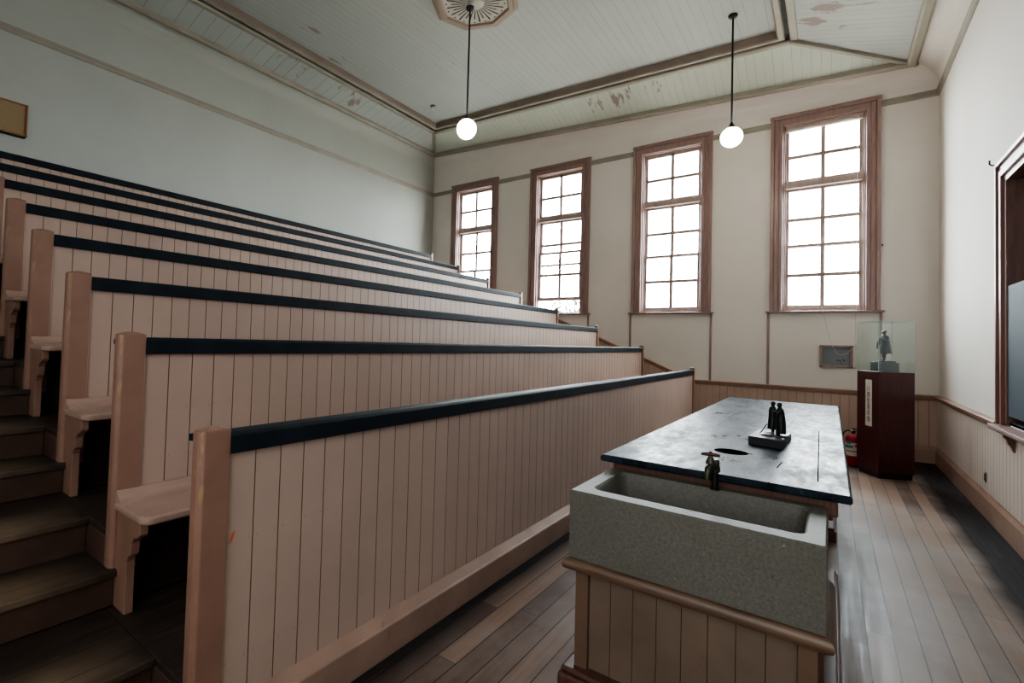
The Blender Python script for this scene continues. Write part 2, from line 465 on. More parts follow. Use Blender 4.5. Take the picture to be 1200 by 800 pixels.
# ceiling: coved plaster, sloping board border, flat board centre; it drops gently towards the front wall
RW, RB, ZB, ZF = .284, .225, 6.067, 5.549          # cove reach and height at back / front
def rect(o, ob, zb, zf):
    return [(XW-o, YB-ob, zb), (XW-o, YF+o, zf), (XL+o, YF+o, zf), (XL+o, YB-ob, zb)]
mb = MB(); K = 8; loops = [rect(.004, .004, 5.15, 5.15)]
for k in range(K+1):
    a = k/K*pi/2; q = 1-math.cos(a)
    loops.append(rect(.004+(RW-.004)*q, .004+(RB-.004)*q, ZB-RB*1.15*(1-math.sin(a)), ZF-RW*(1-math.sin(a))))
for A, B in zip(loops[:-1], loops[1:]):
    for i in range(4):
        j = (i+1) % 4; mb.add([A[i], A[j], B[j], B[i]], [(0,1,2,3)], 4 if i == 3 else 0, True)
IX, IYB, IYF, IZB, IZF, IXL = 8.61, 7.03, .476, 6.217, 5.951, -.5    # inner rectangle
O = loops[-1]; I = [(IX, IYB, IZB+.02), (IX, IYF, IZF+.02), (IXL, IYF, IZF+.02), (IXL, IYB, IZB+.02)]
for i, mi in ((0, 1), (1, 2), (2, 1), (3, 5)):
    j = (i+1) % 4; mb.add([O[i], O[j], I[j], I[i]], [(0,1,2,3)], mi)
H = .09
J = [(x, y, z+H) for x, y, z in I]
for i in range(4):
    j = (i+1) % 4; mb.add([I[i], I[j], J[j], J[i]], [(0,1,2,3)], 3)
mb.add(J, [(0,1,2,3)], 3)
obj('ceiling', mb, ['wall', 'ceil_win', 'ceil_fb', 'ceil_in', 'wall_back', 'ceil_back'], kind='structure', sharp=40,
    label='pale board ceiling with sloping border and coved edge')

def bar_loop(pts_of, mi_of=None, name='trim_1', mats='trim', label=None):
    mb = MB(); P = pts_of
    n = len(P[0])
    for i in range(4):
        j = (i+1) % 4
        for k in range(n):
            l = (k+1) % n
            mb.add([P[i][k], P[j][k], P[j][l], P[i][l]], [(0,1,2,3)], (mi_of[k] if mi_of else 0))
    return obj(name, mb, mats, kind='structure', label=label)
def section(o3, prof):
    """prof: (inset, dz) offsets from the corner o3 of a rectangle corner index i"""
    sx = [1,1,-1,-1]; sy = [1,-1,-1,1]
    return [[(c[0]-sx[i]*d, c[1]-sy[i]*d, c[2]+z) for d, z in prof] for i, c in enumerate(o3)]
bar_loop(section(O, [(-.035,.0),(-.035,-.03),(-.01,-.055),(.05,-.055),(.075,-.03),(.075,.04)]), name='trim_1', label='grey moulding between cove and sloping boards')
I0 = [(x, y, z-.02) for x, y, z in I]
bar_loop(section(I0, [(-.10,.03),(-.10,-.005),(-.085,-.02),(-.015,-.02),(0,-.005),(0,.05)]), name='trim_2', label='outer grey moulding around the flat ceiling')
bar_loop(section(I0, [(.055,.12),(.055,.01),(.07,-.005),(.125,-.005),(.145,.015),(.16,.11)]), [0,0,0,1,1,0], name='trim_3', mats=['trim','trim_dark'], label='inner grey moulding around the flat ceiling')
bar_loop(section(I0, [(-.005,.06),(.06,.06),(.06,.09),(-.005,.09)]), name='trim_4', mats='gap', label='dark gap between the two ceiling mouldings')
mb = MB()
for i in range(4):                                  # hip mouldings across the border corners
    a = Vector(O[i]); b = Vector(I0[i]); b += (b-a)*.0; d = (b-a); s = Vector((d.y, -d.x, 0)).normalized()*.032
    u = Vector((0,0,.045))
    a -= d*.03
    mb.add([a-s-u, a+s-u, a+s+u, a-s+u, b-s-u, b+s-u, b+s+u, b-s+u], [(0,1,2,3),(4,5,6,7),(0,1,5,4),(1,2,6,5),(2,3,7,6),(3,0,4,7)])
obj('trim_5', mb, 'trim', kind='structure', bevel=.012, label='grey corner mouldings on the sloping ceiling boards')

# picture rail
def rail_prof(d):  # outline (offset from wall, z)
    return [(0,ZR0),(.016,ZR0),(.024,ZR0+.02),(.024,ZR0+.045),(.034,ZR0+.06),(.034,ZR1),(0,ZR1)]
mb = MB()
cuts = [YF] + [v for (l, r) in reversed(WIN) for v in (r, l)] + [YB]
for i in range(0, len(cuts), 2):
    mb.prism([(XW-d, z) for d, z in rail_prof(0)], 1, cuts[i], cuts[i+1])
obj('trim_6', mb, 'trim', kind='structure', label='grey picture rail along the window wall')
mb = MB().prism([(YB-d, z) for d, z in rail_prof(0)], 0, XL, XW)
obj('trim_7', mb, 'trim', kind='structure', label='grey picture rail along the back wall')
mb = MB().prism([(YF+d, z) for d, z in rail_prof(0)], 0, XL, XW)
obj('trim_8', mb, 'trim', kind='structure', label='grey picture rail along the front wall')

# wainscot, dado rail and skirting
def dado_z(y): return .934 + max(0.0, (y-1.884)*DZ/DY)
mb = MB().boards(frange(YF, 4.72, .105), lambda s, d, z: (XW-.022-d, s, z), lambda s: .0, lambda s: dado_z(s)-.03)
obj('trim_9', mb, ['wains','groove'], kind='structure', label='brown matchboard wainscot under the windows')
mb = MB()
prof = [(0,-.075),(.030,-.075),(.040,-.05),(.040,-.035),(.062,-.028),(.066,-.01),(.055,0),(0,0)]
seq = [YF, 1.884, 4.72]
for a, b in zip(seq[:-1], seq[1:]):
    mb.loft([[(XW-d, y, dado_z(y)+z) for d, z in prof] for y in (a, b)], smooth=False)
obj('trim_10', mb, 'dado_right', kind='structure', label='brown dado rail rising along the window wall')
mb = MB().boards(frange(XL, XW, .105), lambda s, d, z: (s, YF+.022+d, z), lambda s: 0, lambda s: .90)
obj('trim_11', mb, ['wains_front','groove'], kind='structure', label='pale matchboard wainscot on the chalkboard wall')
mb = MB().prism([(YF+d, .934+z) for d, z in prof], 0, 6.44, XW)
mb.prism([(YF+d, .934+z) for d, z in prof], 0, XL, BX0-.18)
obj('trim_12', mb, 'dado', kind='structure', label='brown dado rail on the chalkboard wall')
bp = [(0,0),(.045,0),(.045,.18),(.030,.215),(.028,.2327),(0,.2327)]
mb = MB().prism([(YF+d, z) for d, z in bp], 0, XL, XW)
obj('baseboard_front', mb, 'dado', kind='structure', label='brown skirting on the chalkboard wall')
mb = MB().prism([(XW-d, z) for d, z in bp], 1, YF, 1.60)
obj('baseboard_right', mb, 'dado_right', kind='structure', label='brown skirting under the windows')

# ------------------------------------------------------------------ windows
def make_window(k, l, r, raise_=0.0):
    yc = (l+r)/2; w = thing('window_%d' % k, (XW, yc, WZ0), kind='structure')
    nm = ['farthest tall sash window, beside the back wall', 'tall sash window second from the back wall, lower sash raised',
          'tall sash window second from the front wall', 'tall sash window nearest the front wall, above the statue case'][k-1]
    w['label'] = nm
    # casing: three stepped boards round the opening
    m = MB()
    for a, b, d in ((0,.05,.055), (.05,.115,.032), (.115,CW,.045)):
        m.box(XW-d, XW+.02, l-a, l-b, WZ0, WZ1-a); m.box(XW-d, XW+.02, r+a, r+b, WZ0, WZ1-a)
        m.box(XW-d, XW+.02, r+b, l-b, WZ1-a, WZ1-b)
    m.box(XW-.065, XW, r-.008, l+.008, WZ1-.03, WZ1+.012)
    obj('casing', m, 'casing', w, bevel=.007)
    li, ri, zt = l-CW, r+CW, WZ1-.155
    m = MB().box(XW-.005, XW+.20, li, li-.022, WZ0, zt).box(XW-.005, XW+.20, ri, ri+.022, WZ0, zt).box(XW-.005, XW+.20, ri, li, zt-.022, zt)
    m.box(XW+.045, XW+.06, li-.022, li-.040, WZ0, zt).box(XW+.045, XW+.06, ri+.022, ri+.040, WZ0, zt)
    obj('jamb', m, 'casing', w, bevel=.003)
    m = MB().box(XW-.085, XW+.22, r-.045, l+.045, WZ0-.032, WZ0-.002).box(XW+.06, XW+.20, ri, li, WZ0-.002, WZ0+.03)
    obj('sill', m, 'casing', w, bevel=.008)
    if k >= 2:
        m = MB().box(XW-.022, XW, r-.02, r+.012, dado_z(r)-.01, WZ0-.03)
        if k > 2: m.box(XW-.022, XW, l-.005, l+.03, dado_z(l)-.01, WZ0-.03)
        obj('apron_strip', m, 'casing', w, bevel=.004)
    m = MB().box(XW+.03, XW+.16, ri, li, 4.10, 4.19)
    obj('transom', m, 'sash', w, bevel=.006)
    def sash(x, z0, z1, top, bot, midz):
        a, b = ri+.022, li-.022; st = .055; t = .038
        m = MB().box(x, x+t, a, a+st, z0, z1).box(x, x+t, b-st, b, z0, z1)
        m.box(x, x+t, a+st, b-st, z1-top, z1).box(x, x+t, a+st, b-st, z0, z0+bot)
        yc2 = (a+b)/2
        m.box(x+.004, x+t-.004, yc2-.028, yc2+.028, z0+bot, z1-top)
        m.box(x+.006, x+t-.006, a+st, b-st, midz-.028, midz+.028)
        s = obj('sash', m, 'sash', w, bevel=.003)
        g = MB().add([(x+t/2, a+.02, z0+.02), (x+t/2, b-.02, z0+.02), (x+t/2, b-.02, z1-.02), (x+t/2, a+.02, z1-.02)], [(0,1,2,3)])
        gp = obj('glass_pane', g, 'pane', s, normals=False)
    sash(XW+.075, 4.19, 5.10, .065, .045, 4.613)
    sash(XW+.125, 3.14, 4.10, .035, .045, 3.60)
    z0 = WZ0+.025+raise_
    sash(XW+.078, z0, z0+1.045, .045, .075, z0+.55)
    m = MB().box(XW+.066, XW+.078, (li+ri)/2-.03, (li+ri)/2+.03, 5.045, 5.07)
    m.tube([(XW+.06, (li+ri)/2-.02, 5.055), (XW+.05, (li+ri)/2, 5.055), (XW+.06, (li+ri)/2+.02, 5.055)], .006, 6)
    obj('catch', m, 'brass', w)
    return w
for k, (l, r) in enumerate(WIN): make_window(k+1, l, r, .25 if k == 1 else 0.0)

# ------------------------------------------------------------------ tiers and aisle steps
XP = .824; XR = 8.68
for i in range(8):
    y0, y1, z = YK[i], (YK[i+1] if i < 7 else YB), FK[i]
    lo = 0 if i == 0 else FK[i-1]
    o3 = (0, y0+.285, z)
    m = MB()
    def slab(x0, x1, ya, yb, zt, front, side=None):
        m.box(x0, x1, ya, yb, lo if lo < zt-.05 else zt-.2, zt-.032, 1)
        m.box(x0-(.018 if side == 'l' else 0), x1+(.018 if side == 'r' else 0), ya-(.022 if front else 0), yb, zt-.032, zt, 0)
    slab(XP, XR, y0+.06, y1+.0, z, False, None)
    slab(XL, XP, y0+.285, y1, z, True)
    slab(XR, XW-.03, y0+.285, y1, z, True)
    obj('floor', m, ['tread','riser'], origin=o3, bevel=.006, kind='structure', label='tier floor behind bench line %d' % (i+1))
    zh = z-.161
    for x0, x1 in ((XL, .850), (XR-.02, XW-.03)):
        m = MB().box(x0, x1, y0-.002, y0+.285, lo, zh-.032, 1)
        m.box(x0, x1+.016 if x0 == XL else x1, y0-.026, y0+.285, zh-.032, zh, 0)
        obj('aisle_step', m, ['tread','riser'], origin=(0, y0, zh), bevel=.006, kind='structure',
            label='dark worn aisle step %s' % ('by the bench ends' if x0 == XL else 'under the windows'))

# ------------------------------------------------------------------ bench rows
ORD = ['lowest', 'second', 'third', 'fourth', 'fifth', 'sixth', 'seventh', 'topmost']
def ledge_mb(y, z):
    m = MB()
    m.prism([(y-.004, z-.076), (y-.004, z-.012), (y+.006, z-.001), (y+.04, z), (y+.125, z-.010), (y+.125, z-.036), (y+.058, z-.03), (y+.058, z-.076)], 0, XN, XF+.01)
    m.prism([(y+.058, z-.002), (y+.125, z-.010), (y+.125, z-.036), (y+.058, z-.03)], 0, XP+.020, XN)
    return m
def post_mb(x0, x1, y, z0, z1, ch):
    m = MB()
    if ch: pts = [(x0+.004, y+.012), (x0+.016, y), (x1, y), (x1, y+.058), (x0, y+.058), (x0, y+.02)]
    else: pts = [(x0, y-.006), (x1, y-.006), (x1, y+.058), (x0, y+.058)]
    xc = (x0+x1)/2; yc = y+.03
    m.prism(pts, 2, z0, z1)
    top = [(p[0], p[1], z1) for p in pts]
    m.loft([top, [(xc+(p[0]-xc)*.25, yc+(p[1]-yc)*.25, z1+.012) for p in pts]], smooth=False)
    return m
def make_bench(i, seat):
    y, z = YK[i], ZK[i]; lo = 0.0 if i == 0 else FK[i-1]
    b = thing('bench_row', (XP, y, lo))
    zu = z-.755 if seat else lo
    m = MB().boards(frange(XN, XF, .11), lambda s, d, zz: (s, y+.016-d, zz), lambda s: zu, lambda s: z-.03)
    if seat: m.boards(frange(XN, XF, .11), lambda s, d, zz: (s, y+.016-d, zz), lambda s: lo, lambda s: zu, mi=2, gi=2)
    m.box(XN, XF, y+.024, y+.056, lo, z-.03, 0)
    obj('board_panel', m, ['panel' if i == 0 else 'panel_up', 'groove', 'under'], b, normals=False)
    obj('book_ledge', ledge_mb(y, z), 'ledge', b, bevel=.004, label='black painted book ledge')
    obj('end_post', post_mb(.826, XN, y, lo+(.141 if i else .141), z+.012, True), 'post', b, bevel=.004, label='reddish end post by the aisle steps')
    obj('end_post', post_mb(XF, XF+.055, y, lo, z+.030, False), 'post', b, bevel=.004)
    if seat:
        zs = z-.72; x0, x1 = .838, XF
        m = MB(); th = .036; r = .05
        pts = [(x0+r*(1-math.cos(a)), y-.30+r*(1-math.sin(a))) for a in [k*pi/12 for k in range(7)]]
        pts = [(x0, y+.016)] + pts + [(x1, y-.30), (x1, y+.016)]
        m.prism(pts, 2, zs-th, zs)
        obj('seat', m, 'seat', b, bevel=.012, seg=3)
        m = MB().prism([(y+.016, zs), (y-.058, zs), (y-.056, zs+.010), (y-.036, zs+.018), (y-.016, zs+.034), (y-.010, zs+.048), (y+.016, zs+.048)], 0, x0+.004, x1)
        obj('seat_moulding', m, 'seat', b)
        prof = [(y+.016, zs-th), (y-.235, zs-th), (y-.240, zs-.085), (y-.225, zs-.10), (y-.19, zs-.11), (y-.165, zs-.135), (y-.160, zs-.17),
                (y-.155, zs-.19), (y-.135, zs-.20), (y-.12, zs-.225), (y-.118, lo), (y+.016, lo)]
        for xa in (.850, XF-.06):
            m = MB().prism(prof, 0, xa, xa+.036)
            obj('seat_bracket', m, 'post', b, bevel=.004)
    if i == 0:
        m = MB().prism([(y-.048, 0), (y-.048, .142), (y-.040, .150), (y+.012, .172), (y+.03, .172), (y+.03, 0)], 0, XN, XF)
        obj('base_rail', m, 'base', b, bevel=.004, label='scuffed brown skirting board')
    return b
n0 = MT['panel']
MT['panel'] = board_mat('bench_boards_front', (178,156,144), z1=.755, z2=.325, ox=XN-XP, stain=(.964-XP,.765))
MT['panel_up'] = board_mat('bench_boards_upper', (174,150,137), z1=.84, z2=.62, ox=XN-XP)
front = make_bench(0, False)
tag(front, 'lowest boarded bench front facing the sink and table, black ledge, no seat on this side', 'bench', 'tiered bench rows')
proto = make_bench(1, True)
desc = {1: 'second bench row up from the floor, worn post and rounded seat end beside the steps',
        2: 'third bench row up from the floor, far end just right of the raised-sash window',
        3: 'fourth bench row up from the floor, its far end below the raised-sash window',
        4: 'fifth bench row up from the floor, its far end between the two farthest windows',
        5: 'sixth bench row up from the floor, its far end across the farthest window',
        6: 'seventh bench row up, last but one, far end left of the farthest window',
        7: 'topmost bench row, its black ledge right against the pale back wall'}
for i in range(1, 8):
    b = proto if i == 1 else copy_tree(proto)
    b.location = (XP, YK[i], FK[i-1])
    tag(b, desc[i], 'bench', 'tiered bench rows')

# ------------------------------------------------------------------ demonstration table
t = thing('demonstration_table', (4.68, .43, 0), 'long black-topped demonstration table with two cupboards, behind the stone sink', 'table')
m = MB()
tx0, tx1, ty0, ty1, tz = 2.606, 6.76, -.062, .922, .925
hx, hy, hr = 3.215, .427, .082                     # round opening in the top
def top_z(z, flip, mi):
    seg = 32; sq = []; ci = []
    for k in range(seg):
        a = 2*pi*k/seg + pi/4; c, s = math.cos(a), math.sin(a); q = .2/max(abs(c), abs(s))
        sq.append((hx+c*q, hy+s*q, z)); ci.append((hx+c*hr, hy+s*hr, z))
    m.add(sq+ci, [(k, (k+1)%seg, seg+(k+1)%seg, seg+k) for k in range(seg)], mi)
    X = [tx0, hx-.2, hx+.2, tx1]; Y = [ty0, hy-.2, hy+.2, ty1]
    for a in range(3):
        for b in range(3):
            if a == 1 and b == 1: continue
            m.add([(X[a],Y[b],z),(X[a+1],Y[b],z),(X[a+1],Y[b+1],z),(X[a],Y[b+1],z)], [(0,1,2,3)], mi)
    return ci
# rounded edge skirt
def rrect(x0, x1, y0, y1, z): return [(x0,y0,z),(x1,y0,z),(x1,y1,z),(x0,y1,z)]
c1 = top_z(tz, False, 0)
c0 = [(x, y, tz-.034) for x, y, z in c1]
m.loft([c1, c0], 1, True, cap=False)
e = [rrect(tx0-d, tx1+d, ty0-d, ty1+d, tz-h) for d, h in ((0,0),(.006,.003),(.010,.010),(.010,.024),(.006,.032),(0,.035),(-.05,.035))]
m.loft(e, 0, False, cap=False)
m.add(rrect(tx0+.05, tx1-.05, ty0+.05, ty1-.05, tz-.0352), [(0,1,2,3)], 1)
def seam(x0, y0, x1, y1, w=.004):
    d = Vector((x1-x0, y1-y0, 0)).normalized(); s = Vector((-d.y, d.x, 0))*w
    a, b = Vector((x0,y0,tz+.0006)), Vector((x1,y1,tz+.0006))
    m.add([a-s, b-s, b+s, a+s], [(0,1,2,3)], 1)
seam(5.18,.655,5.18,.07,.004); seam(5.18,.65,4.19,.645,.002); seam(2.78,.04,4.55,.062,.0022); seam(3.9,.62,6.74,.63,.0008); seam(4.18,.645,4.18,.45,.0012)
seam(4.2,.24,6.74,.235,.0006); seam(2.95,.20,3.12,.19,.003)
tt = obj('table_top', m, ['table','seam'], t, label='worn black table top with a round hole')
m = MB().box(2.66, 6.70, -.028, .888, .815, .889).box(2.675, 6.685, -.012, .872, .795, .815)
obj('frieze', m, 'frieze', t, bevel=.006)
for xa, xb in ((2.69, 4.10), (5.12, 6.66)):
    m = MB().box(xa+.01, xb-.01, .035, .83, .0, .80)
    m.boards(frange(xa+.06, xb-.06, .10), lambda s, d, z: (s, .028-d, z), lambda s: .10, lambda s: .80)
    m.boards(frange(xa+.06, xb-.06, .10), lambda s, d, z: (s, .838+d, z), lambda s: .10, lambda s: .80)
    m.boards(frange(.09, .78, .10), lambda s, d, z: (xa-d, s, z), lambda s: .10, lambda s: .80)
    cb = obj('cupboard', m, ['cab','groove'], t, normals=False)
    for x in (xa, xb-.055):
        for y in (.015, .80): obj('corner_post', MB().box(x, x+.06, y, y+.055, .10, .798), 'cabpost', cb, bevel=.004)
    m = MB(); pp = []
    ax = xa-.05
    m.box(ax, xb+.05, -.045, .905, 0, .085); m.box(ax+.012, xb+.038, -.033, .893, .085, .105)
    obj('plinth', m, 'plinth', cb, bevel=.012, seg=3)

# ------------------------------------------------------------------ stone sink and its stand
s = thing('sink_stand', (2.37, .44, 0), 'brown boarded stand with a rounded moulding carrying the stone sink', 'stand')
m = MB().box(2.150, 2.63, .05, .85, .09, .555)
m.boards(frange(.082, .806, .09), lambda q, d, z: (2.142-d, q, z), lambda q: .10, lambda q: .53, g=.0014, gi=1)
m.boards(frange(2.17, 2.62, .09), lambda q, d, z: (q, .044-d, z), lambda q: .10, lambda q: .53)
m.boards(frange(2.17, 2.62, .09), lambda q, d, z: (q, .856+d, z), lambda q: .10, lambda q: .53)
obj('board_panel', m, ['cab','cab_groove'], s, normals=False)
for y in (.026, .806): obj('corner_post', MB().box(2.122, 2.178, y, y+.056, .10, .53), 'cabpost', s, bevel=.004)
m = MB()
r0 = [(2.098-.0,-.0+.006,.517)]
pr = [(.0,.520),(.012,.516),(.024,.522),(.030,.538),(.024,.556),(.010,.566),(-.02,.570),(-.06,.570),(-.06,.520)]
m.loft([[(2.112-d, .012-d, z) for d, z in pr], [(2.112-d, .882+d, z) for d, z in pr]], smooth=True)
m.loft([[(2.112-d, .012-d, z) for d, z in pr], [(2.64, .012-d, z) for d, z in pr]], smooth=True)
m.loft([[(2.112-d, .882+d, z) for d, z in pr], [(2.64, .882+d, z) for d, z in pr]], smooth=True)
m.box(2.15, 2.64, .04, .85, .53, .572)
obj('moulding', m, 'mould', s, sharp=50, label='rounded worn brown moulding')
m = MB().box(2.068, 2.637, -.045, .915, 0, .080).box(2.080, 2.637, -.035, .905, .080, .105)
obj('plinth', m, 'plinth', s, bevel=.012, seg=3)

def rr(x0, x1, y0, y1, r, z, n=5):
    out = []
    for cx, cy, a0 in ((x1-r,y1-r,0),(x0+r,y1-r,pi/2),(x0+r,y0+r,pi),(x1-r,y0+r,1.5*pi)):
        for k in range(n+1):
            a = a0+pi/2*k/n; out.append((cx+r*math.cos(a), cy+r*math.sin(a), z))
    return out
m = MB()
sx0, sx1, sy0, sy1 = 2.096, 2.632, .004, .886
m.loft([rr(sx0,sx1,sy0,sy1,.006,.572), rr(sx0,sx1,sy0,sy1,.006,.852), rr(sx0+.006,sx1-.006,sy0+.006,sy1-.006,.006,.86),
        rr(2.176,2.580,.060,.822,.045,.86), rr(2.184,2.574,.068,.814,.045,.850), rr(2.205,2.560,.09,.79,.05,.640), rr(2.24,2.53,.13,.75,.05,.622)], smooth=True)
obj('stone_sink', m, 'stone', origin=(2.364,.445,.572), sharp=35, label='grey speckled stone trough sink on the boarded stand', cat='sink')

# tap
f = thing('water_tap', (2.606, .405, .86), 'small old tap with bar handle on the sink rim against the table', 'tap')
fx, fy = 2.578, .405
obj('pipe', MB().lathe([(.020,0),(.020,.006),(.0135,.010),(.0135,.125)], (fx, fy, .86), 14), 'black', f, sharp=40)
m = MB()
m.lathe([(.017,.0),(.021,.006),(.021,.020),(.019,.030),(.019,.050),(.014,.060)], (fx, fy, .935), 14)
m.tube([(fx+.006,fy,.962),(fx-.022,fy+.006,.966),(fx-.045,fy+.012,.968),(fx-.066,fy+.016,.958),(fx-.074,fy+.018,.935),(fx-.075,fy+.018,.915)], [.017,.019,.018,.015,.013,.012], 10)
m.lathe([(.019,-.014),(.019,.02),(.013,.034),(.009,.045)], (fx-.035, fy+.012, .968), 12)
obj('tap_body', m, 'brass', f, sharp=50)
m = MB().tube([(fx-.035,fy+.012,.99),(fx-.035,fy+.012,1.018)], .006, 8)
m.tube([(fx-.030,fy-.024,1.018),(fx-.032,fy-.006,1.020),(fx-.035,fy+.012,1.021),(fx-.038,fy+.03,1.020),(fx-.040,fy+.048,1.018)], [.007,.0085,.008,.0085,.007], 8)
m.ball((fx-.035,fy+.012,1.028), .007, 10, 6)
obj('handle', m, 'copper', f)

# ------------------------------------------------------------------ figures (small bronzes): one fused surface each
def figure(h, pose):
    """standing cloaked student, height h, facing +x, origin between the feet"""
    m = MB(); u = h
    sp = pose.get('step', .05)
    for sgn, fw in ((1, sp), (-1, -sp*.6)):
        y = .055*u*sgn
        m.tube([(0, y*.9, .50*u), (fw*u*.6+.015*u, y, .27*u), (fw*u, y, .05*u)], [.075*u, .055*u, .036*u], 10)
        m.ball((fw*u+.035*u, y*1.1, .022*u), (.065*u, .030*u, .024*u), 10, 6)
    rows = pose.get('cloak')
    rings = []
    for z, rx, ry, cx in rows:
        rings.append([(cx*u + rx*u*math.cos(2*pi*k/24)*(1+.05*math.sin(7*2*pi*k/24)*(1-z)), ry*u*math.sin(2*pi*k/24)*(1+.05*math.cos(5*2*pi*k/24)*(1-z)), z*u) for k in range(24)])
    m.loft(rings)
    m.tube([(-.005*u,0,.80*u),(.004*u,0,.88*u)], [.042*u,.036*u], 10)
    hx_ = .012*u
    hs = pose.get('hs', 1.0)
    m.ball((hx_, 0, .925*u), (.056*u*hs,.049*u*hs,.064*u*hs), 14, 10)
    m.ball((hx_+.056*u, 0, .915*u), (.014*u,.009*u,.012*u), 8, 6)      # nose
    m.ball((hx_+.046*u, 0, .885*u), (.014*u,.016*u,.010*u), 8, 6)      # chin and mouth
    for sg in (1,-1): m.ball((hx_-.004*u, sg*.047*u, .918*u), (.012*u,.008*u,.018*u), 8, 6)
    if pose.get('cap'):
        m.lathe([(.060*u,0),(.066*u,.012*u),(.068*u,.035*u),(.05*u,.05*u),(.01*u,.054*u)], (hx_-.005*u,0,.945*u), 16)
        m.ball((hx_+.055*u, 0, .950*u), (.040*u,.048*u,.008*u), 12, 6)
    for arm in pose.get('arms', []):
        pts = [tuple(c*u for c in p) for p in arm]
        m.tube(pts, [.040*u,.034*u,.024*u][:len(pts)], 10)
        hand = pts[-1]; d = (Vector(pts[-1])-Vector(pts[-2])).normalized()
        m.ball(hand, .026*u, 8, 6)
        for q in range(4):
            off = Vector((0,0,1))*(.012*(q-1.5))*u
            a = Vector(hand)+off; m.tube([a, a+d*.035*u*(1-.1*abs(q-1.5))], [.0085*u,.007*u], 6)
        a = Vector(hand); m.tube([a, a+d*.015*u+Vector((0,0,.028*u))], [.009*u,.007*u], 6)
    return m
def place(mb, loc, ang):
    c, s_ = math.cos(ang), math.sin(ang)
    mb.v = [(loc[0]+x*c-y*s_, loc[1]+x*s_+y*c, loc[2]+z) for x, y, z in mb.v]; return mb

cloakA = [(.30,.13,.15,-.03),(.42,.125,.145,-.025),(.55,.115,.135,-.02),(.68,.105,.130,-.012),(.78,.095,.125,-.006),(.82,.075,.10,0),(.855,.04,.045,0)]
cloakB = [(.12,.115,.13,-.02),(.30,.108,.125,-.018),(.50,.10,.115,-.012),(.66,.095,.12,-.006),(.78,.085,.115,0),(.82,.07,.09,0),(.855,.038,.042,0)]

g = thing('bronze_figurine', (3.70, .29, tz), 'small dark bronze of two standing figures on a flat plinth on the table', 'statue')
m = MB().prism([(3.555,.385),(3.507,.213),(3.895,.190),(3.935,.362)], 2, tz+.0005, tz+.05)
obj('plinth', m, 'darkstone', g, bevel=.003)
m = MB().lathe([(.078,0),(.075,.006),(.06,.013),(.03,.016),(.005,.017)], (3.69,.262,tz+.05), 24)
obj('mound', m, 'steelgrey', g)
fa = remesh(figure(.196, dict(cloak=cloakB, step=.03, cap=False, hs=1.22, arms=[[(-.0,.11,.78),(.05,.13,.6),(.12,.08,.55)], [(0,-.11,.78),(.04,-.13,.6),(.10,-.06,.50)]])), .0032, 2)
place(fa, (3.745, .278, tz+.058), math.radians(-50))
obj('figure', fa, 'bronze', g)
fb = remesh(figure(.198, dict(cloak=[(.06,.13,.155,-.03)]+cloakA, step=.02, cap=False, hs=1.25, arms=[[(0,.11,.78),(.08,.12,.66),(.13,.03,.72)]])), .0032, 2)
place(fb, (3.645, .235, tz+.060), math.radians(110))
obj('figure', fb, 'bronze', g)
obj('walking_stick', MB().tube([(3.73,.305,tz+.112),(3.70,.338,tz+.052)], .0035, 6), 'bronze', g)

# ------------------------------------------------------------------ display pedestal, glass case, statue
PM = Vector((8.0,-.447,0)); E1 = Vector((.332,.1825,0)); E2 = Vector((.1825,-.332,0))
U1, U2 = E1.normalized(), E2.normalized(); PC = PM + (E1+E2)/2
def rot_box(m, a0, a1, b0, b1, z0, z1, mi=0):
    P = [PM+U1*a+U2*b for a, b in ((a0,b0),(a0,b1),(a1,b1),(a1,b0))]
    return m.add([(p.x,p.y,z) for z in (z0,z1) for p in P], [(3,2,1,0),(4,5,6,7),(0,1,5,4),(1,2,6,5),(2,3,7,6),(3,0,4,7)], mi)
L = .379
p = thing('display_pedestal', (PC.x, PC.y, 0), 'dark red wooden pedestal with a white name strip, in the far corner', 'pedestal')
obj('body', rot_box(MB(), 0, L, 0, L, .065, 1.27), 'redwood', p, bevel=.004)
obj('plinth', rot_box(MB(), .012, L-.012, .012, L-.012, 0, .066), 'redbase', p, bevel=.003)
m = rot_box(MB(), .108, .218, -.003, .0, .60, 1.165)
strip = obj('name_strip', m, 'white', p, label='white paper strip with vertical black characters')
fc = bpy.data.curves.new('letters', 'FONT'); fc.body = '\n'.join('八高生青年像'); fc.size = .085; fc.align_x = 'CENTER'; fc.space_line = .98
to = bpy.data.objects.new('letters', fc); C.objects.link(to)
me = bpy.data.meshes.new_from_object(to.evaluated_get(bpy.context.evaluated_depsgraph_get()))
bpy.data.objects.remove(to)
xs_ = [v.co.x for v in me.vertices]; zs_ = [v.co.y for v in me.vertices]
if xs_:
    kx = .060/(max(xs_)-min(xs_)); kz = .44/(max(zs_)-min(zs_)); cx_ = (max(xs_)+min(xs_))/2; cz_ = (max(zs_)+min(zs_))/2
    W = MB(); ctr = PM+U1*.163-U2*.0045
    # the strip is read from outside: text runs towards -U1
    W.add([tuple(ctr - U1*((v.co.x-cx_)*kx) + Vector((0,0,.87+(v.co.y-cz_)*kz))) for v in me.vertices], [tuple(q.vertices) for q in me.polygons])
    lo_ = obj('lettering', W, 'ink', strip, normals=False)

